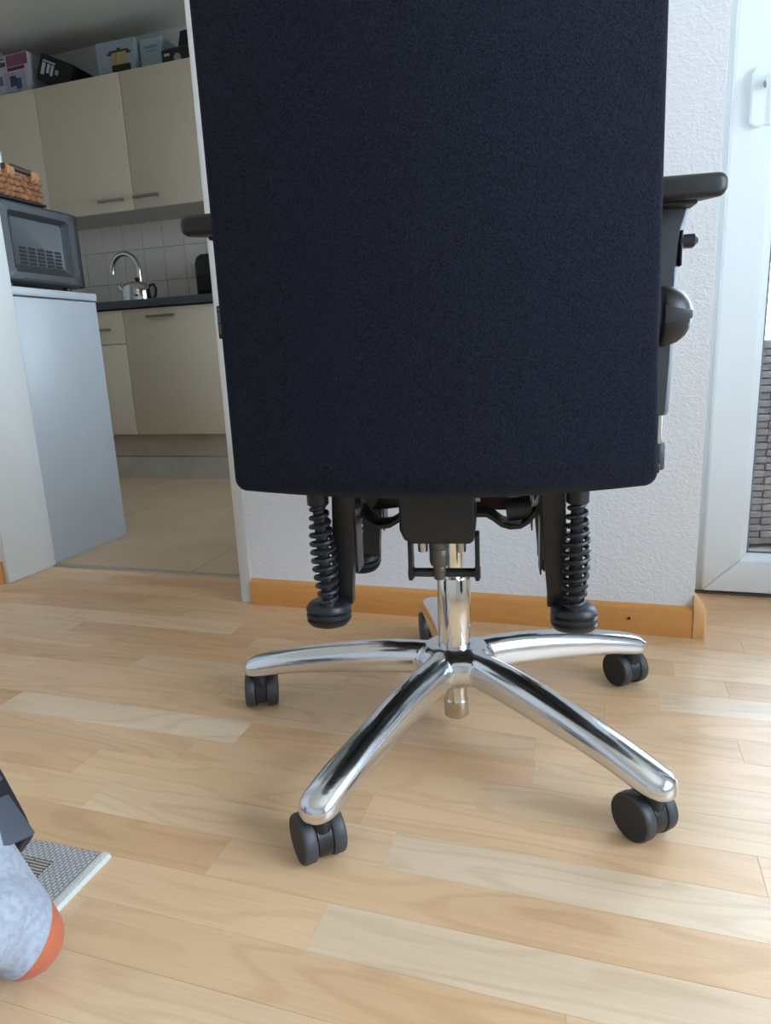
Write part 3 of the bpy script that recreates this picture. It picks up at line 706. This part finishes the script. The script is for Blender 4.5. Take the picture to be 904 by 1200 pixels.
tr = tag(box('black_tray', BLACK, (-2.02, -1.632, 1.625, 1.812, 1.0635, 1.0715), bevel=.003), 'thin black tray on top of the microwave under the basket', 'tray')
# basket
bk = tag(empty('basket', (-1.645, 1.63, 1.0725)), 'low brown woven basket with dark handle on the microwave', 'basket')
BRN = mat('water_hyacinth_braid', (162, 108, 68), .75, bump=(160, .7, .004), var=(70, (116, 74, 44)))
box('liner', mat('basket_inside', (110, 74, 46), .9), (-.33, -.008, .012, .160, 0, .060), bk, bevel=.008)
def lump(mb, c, rx, ry, rz):
    mb.lathe([(.05, -.98), (.6, -.8), (.95, -.35), (1, 0), (.95, .35), (.6, .8), (.05, .98)], 9, T(*c) @ Matrix.Diagonal((rx, ry, rz, 1)))
for j in range(4):
    row = MB()
    for i in range(7):
        lump(row, (.000+random.uniform(-.002, .002), .014+i*.0245+(j % 2)*.010, .009+j*.0165), .010, .0155, .0105+random.uniform(-.001, .001))
    for i in range(12): lump(row, (-.012-i*.026, .166, .009+j*.0165), .0155, .010, .0105)
    for i in range(12): lump(row, (-.012-i*.026, .004, .009+j*.0165), .0155, .010, .0105)
    row.build('braid_row', BRN, bk, smooth=True)
MB().tube([(.002, .045, .079), (.004, .075, .082), (.004, .145, .078)], .0085, 12).build('handle', mat('dark_wood_rod', (70, 46, 36), .5), bk, smooth=True)
for y in (.062, .152):
    lp = MB()
    for k in range(4): lump(lp, (.003, y-.010+k*.0065, .072+.002*math.sin(k*2.)), .013, .006, .017)
    lp.build('handle_loop', mat('light_braid', (190, 138, 90), .75, bump=(160, .5, .003)) if 'light_braid' not in bpy.data.materials else bpy.data.materials['light_braid'], bk, smooth=True)
pk = tag(MB().loft([[(x, y, z) for x, y in rrect(.03-i, .022-i, .006, 4, -1.68, 1.665)] for z, i in ((1.134, 0), (1.19, 0), (1.193, .003))]).build('paper_packet', WHITE, smooth=True), 'white packet sticking up out of the basket', 'packet')

# things on top of the wall cabinets
TOPZ = UZ1+.0005
def carton(name, loc, rz, sx, sy, sz, rgb, lab, prints, tilt=None):
    r = tag(empty(name, loc, rz), lab, 'box', 'boxes on top of the wall cabinets')
    if tilt: r.rotation_euler = (0, tilt, rz)
    box('carton', mat(name+'_card', rgb, .7) if name+'_card' not in bpy.data.materials else bpy.data.materials[name+'_card'], (0, sx, 0, sy, 0, sz), r, bevel=.002, seg=1)
    for nm, col, x0, x1, z0, z1 in prints:
        key = 'print_%d_%d_%d' % col
        pm = bpy.data.materials.get(key) or mat(key, col, .6)
        MB().box(x0*sx, x1*sx, -.0012, -.0001, z0*sz, z1*sz).build(nm, pm, r)
    return r
carton('pink_carton', (-3.235, 3.262, TOPZ), math.radians(-2), .315, .24, .195, (196, 190, 196), 'white and pink printed carton at the left end on the wall cabinets',
       [('pink_panel', (150, 62, 104), 0, .14, 0, .9), ('top_band', (142, 80, 106), .55, 1, .70, .97), ('lettering', (70, 60, 76), .20, .52, .74, .84), ('lettering', (110, 40, 70), .55, .92, .60, .68), ('lettering', (90, 90, 96), .22, .5, .9, .94),
        ('picture', (172, 168, 186), .46, .92, .10, .56), ('picture', (96, 62, 110), .58, .72, .22, .48), ('picture', (60, 86, 150), .70, .82, .14, .40), ('lettering', (120, 118, 122), .22, .42, .30, .52), ('lettering', (60, 40, 50), .30, .80, .04, .08)])
carton('black_carton', (-2.890, 3.262, TOPZ+.062), math.radians(3), .20, .20, .125, (24, 24, 27), 'black carton with white print leaning tilted on the wall cabinets',
       [('lettering', (196, 196, 198), .10, .20, .25, .70), ('lettering', (196, 196, 198), .26, .34, .35, .70), ('lettering', (196, 196, 198), .38, .46, .30, .70), ('lettering', (170, 170, 172), .52, .62, .40, .58), ('white_line', (190, 190, 192), .10, .48, .74, .80)], tilt=math.radians(24))
carton('blue_grey_carton', (-2.506, 3.27, TOPZ), math.radians(1), .225, .2, .163, (158, 172, 180), 'pale blue-grey carton printed with a golden cooking pot',
       [('pot_picture', (188, 160, 110), .40, .78, .33, .66), ('pot_lid', (60, 52, 44), .34, .84, .66, .72), ('pot_handle', (60, 52, 44), .28, .40, .60, .66), ('pot_handle', (60, 52, 44), .78, .90, .60, .66), ('pot_knob', (60, 52, 44), .55, .63, .72, .78), ('stove_picture', (46, 32, 32), .38, .86, .06, .32), ('pot_shine', (226, 214, 180), .46, .52, .36, .64)])
carton('pale_blue_carton', (-2.268, 3.30, TOPZ), 0, .125, .2, .155, (164, 182, 188), 'plain pale blue carton beside the pot carton', [('lettering', (120, 138, 150), .2, .8, .70, .78), ('lettering', (130, 146, 156), .3, .7, .60, .65)])
pr = tag(empty('black_device', (-2.138, 3.27, TOPZ)), 'black rounded device on the wall cabinets next to the door casing', 'device')
MB().loft([[(x, y, z) for x, y in rrect(.12-i, .09-i, .02, 4, .12, .09)] for z, i in ((0, .004), (.004, 0), (.072, 0), (.080, .006))]).build('housing', PLAST, pr, smooth=True)
MB().lathe([(.02, 0), (.02, .004), (.015, .006)], 20, T(.10, 0, .03) @ RX(PI/2)).build('lens', STEEL, pr, smooth=True)
MB().box(.025, .055, -.0012, -.0002, .045, .056).build('badge', WHITE, pr)
bx = tag(MB().loft([[(-2.045, y, TOPZ+.0812), (-1.90, y, TOPZ+.0812), (-1.90, y, TOPZ+.155), (-2.025, y, TOPZ+.150)] for y in (3.29, 3.40)]).build('dark_carton', BLACK, bevel=.002), 'dark carton lying on the black device above the wall cabinets', 'box')

# ------------------------------------------------------------------ rug and the person's foot
RUGW = mat('grey_flatweave', (170, 168, 164), .95, spec=.1)
def weave(m, rgb1, rgb2, ang, sx, sy):
    nt = m.node_tree; b = nt.nodes['Principled BSDF']; N = nt.nodes.new; L = nt.links.new
    g = N('ShaderNodeNewGeometry'); mp = N('ShaderNodeMapping'); mp.inputs['Rotation'].default_value = (0, 0, ang); L(g.outputs['Position'], mp.inputs['Vector'])
    br = N('ShaderNodeTexBrick'); br.inputs['Scale'].default_value = 1.0; br.inputs['Brick Width'].default_value = sx; br.inputs['Row Height'].default_value = sy
    br.inputs['Mortar Size'].default_value = sy*.22; br.inputs['Mortar Smooth'].default_value = .6
    br.inputs['Color1'].default_value = lin(*rgb1); br.inputs['Color2'].default_value = lin(*[c*.94 for c in rgb1]); br.inputs['Mortar'].default_value = lin(*rgb2)
    L(mp.outputs[0], br.inputs['Vector']); L(br.outputs['Color'], b.inputs['Base Color'])
    bp = N('ShaderNodeBump'); bp.inputs['Strength'].default_value = .8; bp.inputs['Distance'].default_value = .002; bp.invert = True
    L(br.outputs['Fac'], bp.inputs['Height']); L(bp.outputs['Normal'], b.inputs['Normal'])
RA = math.radians(0.5)
weave(RUGW, (192, 190, 188), (138, 136, 136), PI/2, .0075, .0046)
RUGB = mat('brown_striped_weave', (150, 140, 128), .95, spec=.1); weave(RUGB, (176, 170, 162), (86, 66, 48), 0, .05, .0042)
rug = tag(empty('rug', (-.566, .577, 0), RA), 'light grey flat-woven rug corner under the grey sock', 'rug')
box('weave', RUGW, (-1.3, -.006, -1.1, -.0005, .0002, .0070), rug, bevel=.0025, seg=3)
MB().loft([[(-.008, y, .0004), (.0005, y, .0004), (.0015, y, .003), (-.001, y, .0072), (-.008, y, .0082), (-.012, y, .0074)] for y in (-1.1, -.0)]).build('edge_binding', mat('pale_binding', (206, 204, 198), .9, bump=(260, .6, .003)), rug, smooth=True)
inn = MB(); inn.box(-1.2, -.058, -1.0, -.030, .0071, .0078); inn.build('inner_field', RUGB, rug)

# the foot rests on its heel, toes raised and turned to the left, sole looking to the right
FZ = .030
def foot_frame(az, pitch, roll, heel):
    az, pitch, roll = map(math.radians, (az, pitch, roll))
    u = Vector((math.cos(az)*math.cos(pitch), math.sin(az)*math.cos(pitch), math.sin(pitch))); y = Vector((-math.sin(az), math.cos(az), 0))
    w_ = u.cross(y); w2 = w_*math.cos(roll)+y*math.sin(roll); y2 = w2.cross(u)
    m_ = Matrix(((u.x, y2.x, w2.x), (u.y, y2.y, w2.y), (u.z, y2.z, w2.z)))
    h = Vector(heel)-m_ @ Vector((.004, 0, FZ+.034))
    return Matrix.Translation(h) @ m_.to_4x4()
FOOT = foot_frame(170, 45, 62, (-.528, .417, .046))
def ell(mb, c, r, rot=None, n=18):
    pr_ = [(max(.02, math.sin(PI*i/12)), -math.cos(PI*i/12)) for i in range(13)]
    mb.lathe(pr_, n, T(*c) @ (rot or Matrix()) @ Matrix.Diagonal((r[0], r[1], r[2], 1)))
# foot in its own frame: +x towards the toes, +y to the viewer's left, sole height FZ
def foot_shape(grow=0.0, upto=.46):
    mb = MB()
    seg = [(.002, 0, .034, .034, .033), (.022, 0, .040, .037, .042), (.050, 0, .046, .037, .050), (.085, 0, .043, .039, .045), (.120, 0, .037, .042, .037), (.155, 0, .031, .045, .030), (.185, 0, .026, .046, .024), (.210, .004, .022, .042, .019), (.230, .008, .019, .034, .015)]
    rings = []
    for x, y, zc, ry, rz in seg:
        rings.append([(x, y+(ry+grow)*math.cos(2*PI*j/20), FZ+zc+(rz+grow)*math.sin(2*PI*j/20)) for j in range(20)])
    mb.loft(rings)
    ell(mb, (.004, 0, FZ+.034), (.036+grow, .0345+grow, .034+grow)); ell(mb, (.228, .008, FZ+.019), (.026+grow, .034+grow, .016+grow))
    ank = Vector((.040, -.002, FZ+.060)); kn = Vector((.02, .10, .46))
    R_ = [(0, .041), (.10, .039), (.22, .036), (.40, .042), (.60, .052), (.80, .054), (1.0, .055)]
    pts, rad = [], []
    for t, r in R_:
        if ank.z+(kn.z-ank.z)*t > upto: break
        pts.append(tuple(ank.lerp(kn, t))); rad.append(r+grow)
    mb.tube(pts, rad, 20); ell(mb, pts[0], (rad[0],)*3)
    return mb
SOCK = mat('light_grey_knit', (168, 173, 184), .95, spec=.1, bump=(420, .5, .0015), var=(160, (150, 156, 170)), sheen=.15)
def heel_patch(m):
    """the knitted heel cup in orange, placed in the sock's own coordinates"""
    nt = m.node_tree; b = nt.nodes['Principled BSDF']; N = nt.nodes.new; L = nt.links.new
    src = b.inputs['Base Color'].links[0].from_socket
    tc = N('ShaderNodeTexCoord'); sp_ = N('ShaderNodeSeparateXYZ'); L(tc.outputs['Object'], sp_.inputs[0])
    k = N('ShaderNodeMath'); k.operation = 'MULTIPLY_ADD'; k.inputs[1].default_value = 1.0; L(sp_.outputs['Z'], k.inputs[0]); L(sp_.outputs['X'], k.inputs[2])
    c = N('ShaderNodeMath'); c.operation = 'LESS_THAN'; c.inputs[1].default_value = 0.067; L(k.outputs[0], c.inputs[0])
    mx = N('ShaderNodeMix'); mx.data_type = 'RGBA'; L(c.outputs[0], mx.inputs[0]); L(src, mx.inputs[6]); mx.inputs[7].default_value = lin(186, 104, 74)
    L(mx.outputs[2], b.inputs['Base Color'])
heel_patch(SOCK)
SKIN = mat('skin', (206, 160, 132), .5)
per = tag(empty('person'), 'person in light grey socks with an orange heel, foot at the left edge', 'person')
per.matrix_world = FOOT
body = fuse(foot_shape(-.004), 'lower_leg', [SKIN], per, .006, 6)
sock = fuse(foot_shape(0, .34), 'sock', [SOCK], per, .0035, 8)
# sandal
sn = tag(empty('sandal'), 'black sandal with wide straps over the grey sock', 'sandal')
sn.matrix_world = FOOT @ Matrix.Translation((.006, .005, .006))
out = [(.072, 0), (.073, .020), (.077, .036), (.10, .042), (.15, .049), (.19, .051), (.22, .044), (.25, .026), (.262, 0), (.25, -.030), (.22, -.046), (.19, -.050), (.15, -.047), (.10, -.041), (.077, -.036), (.073, -.020)]
MB().loft([[(x, y, z) for x, y in out] for z in (.0085, .012, .024, .0275)]).build('sole', RUBBER, sn, bevel=.003)
STRAP = mat('dark_grey_strap', (74, 80, 90), .45, bump=(300, .15, .001))
def strap(x0, x1, tall, wide, thick=.004):
    mb = MB(); rings = []
    for i in range(19):
        a = PI*i/18; y = wide*math.cos(a); z = .020+(tall-.020)*math.sin(a)**.75
        lean = .012*math.sin(a)
        n = Vector((0, math.cos(a), math.sin(a)))*thick
        rings.append([(x0+lean, y, z), (x1+lean, y, z), (x1+lean-.001, y+n.y, z+n.z), (x0+lean+.001, y+n.y, z+n.z)])
    mb.loft(rings); return mb.build('strap', STRAP, sn, bevel=.001, seg=2)
strap(.076, .128, FZ+.0915, .0420); strap(.143, .200, FZ+.068, .0470)
bk_ = MB(); bk_.box(.136, .150, -.056, -.048, .045, .062); bk_.build('buckle', BLACK, sn, bevel=.002)
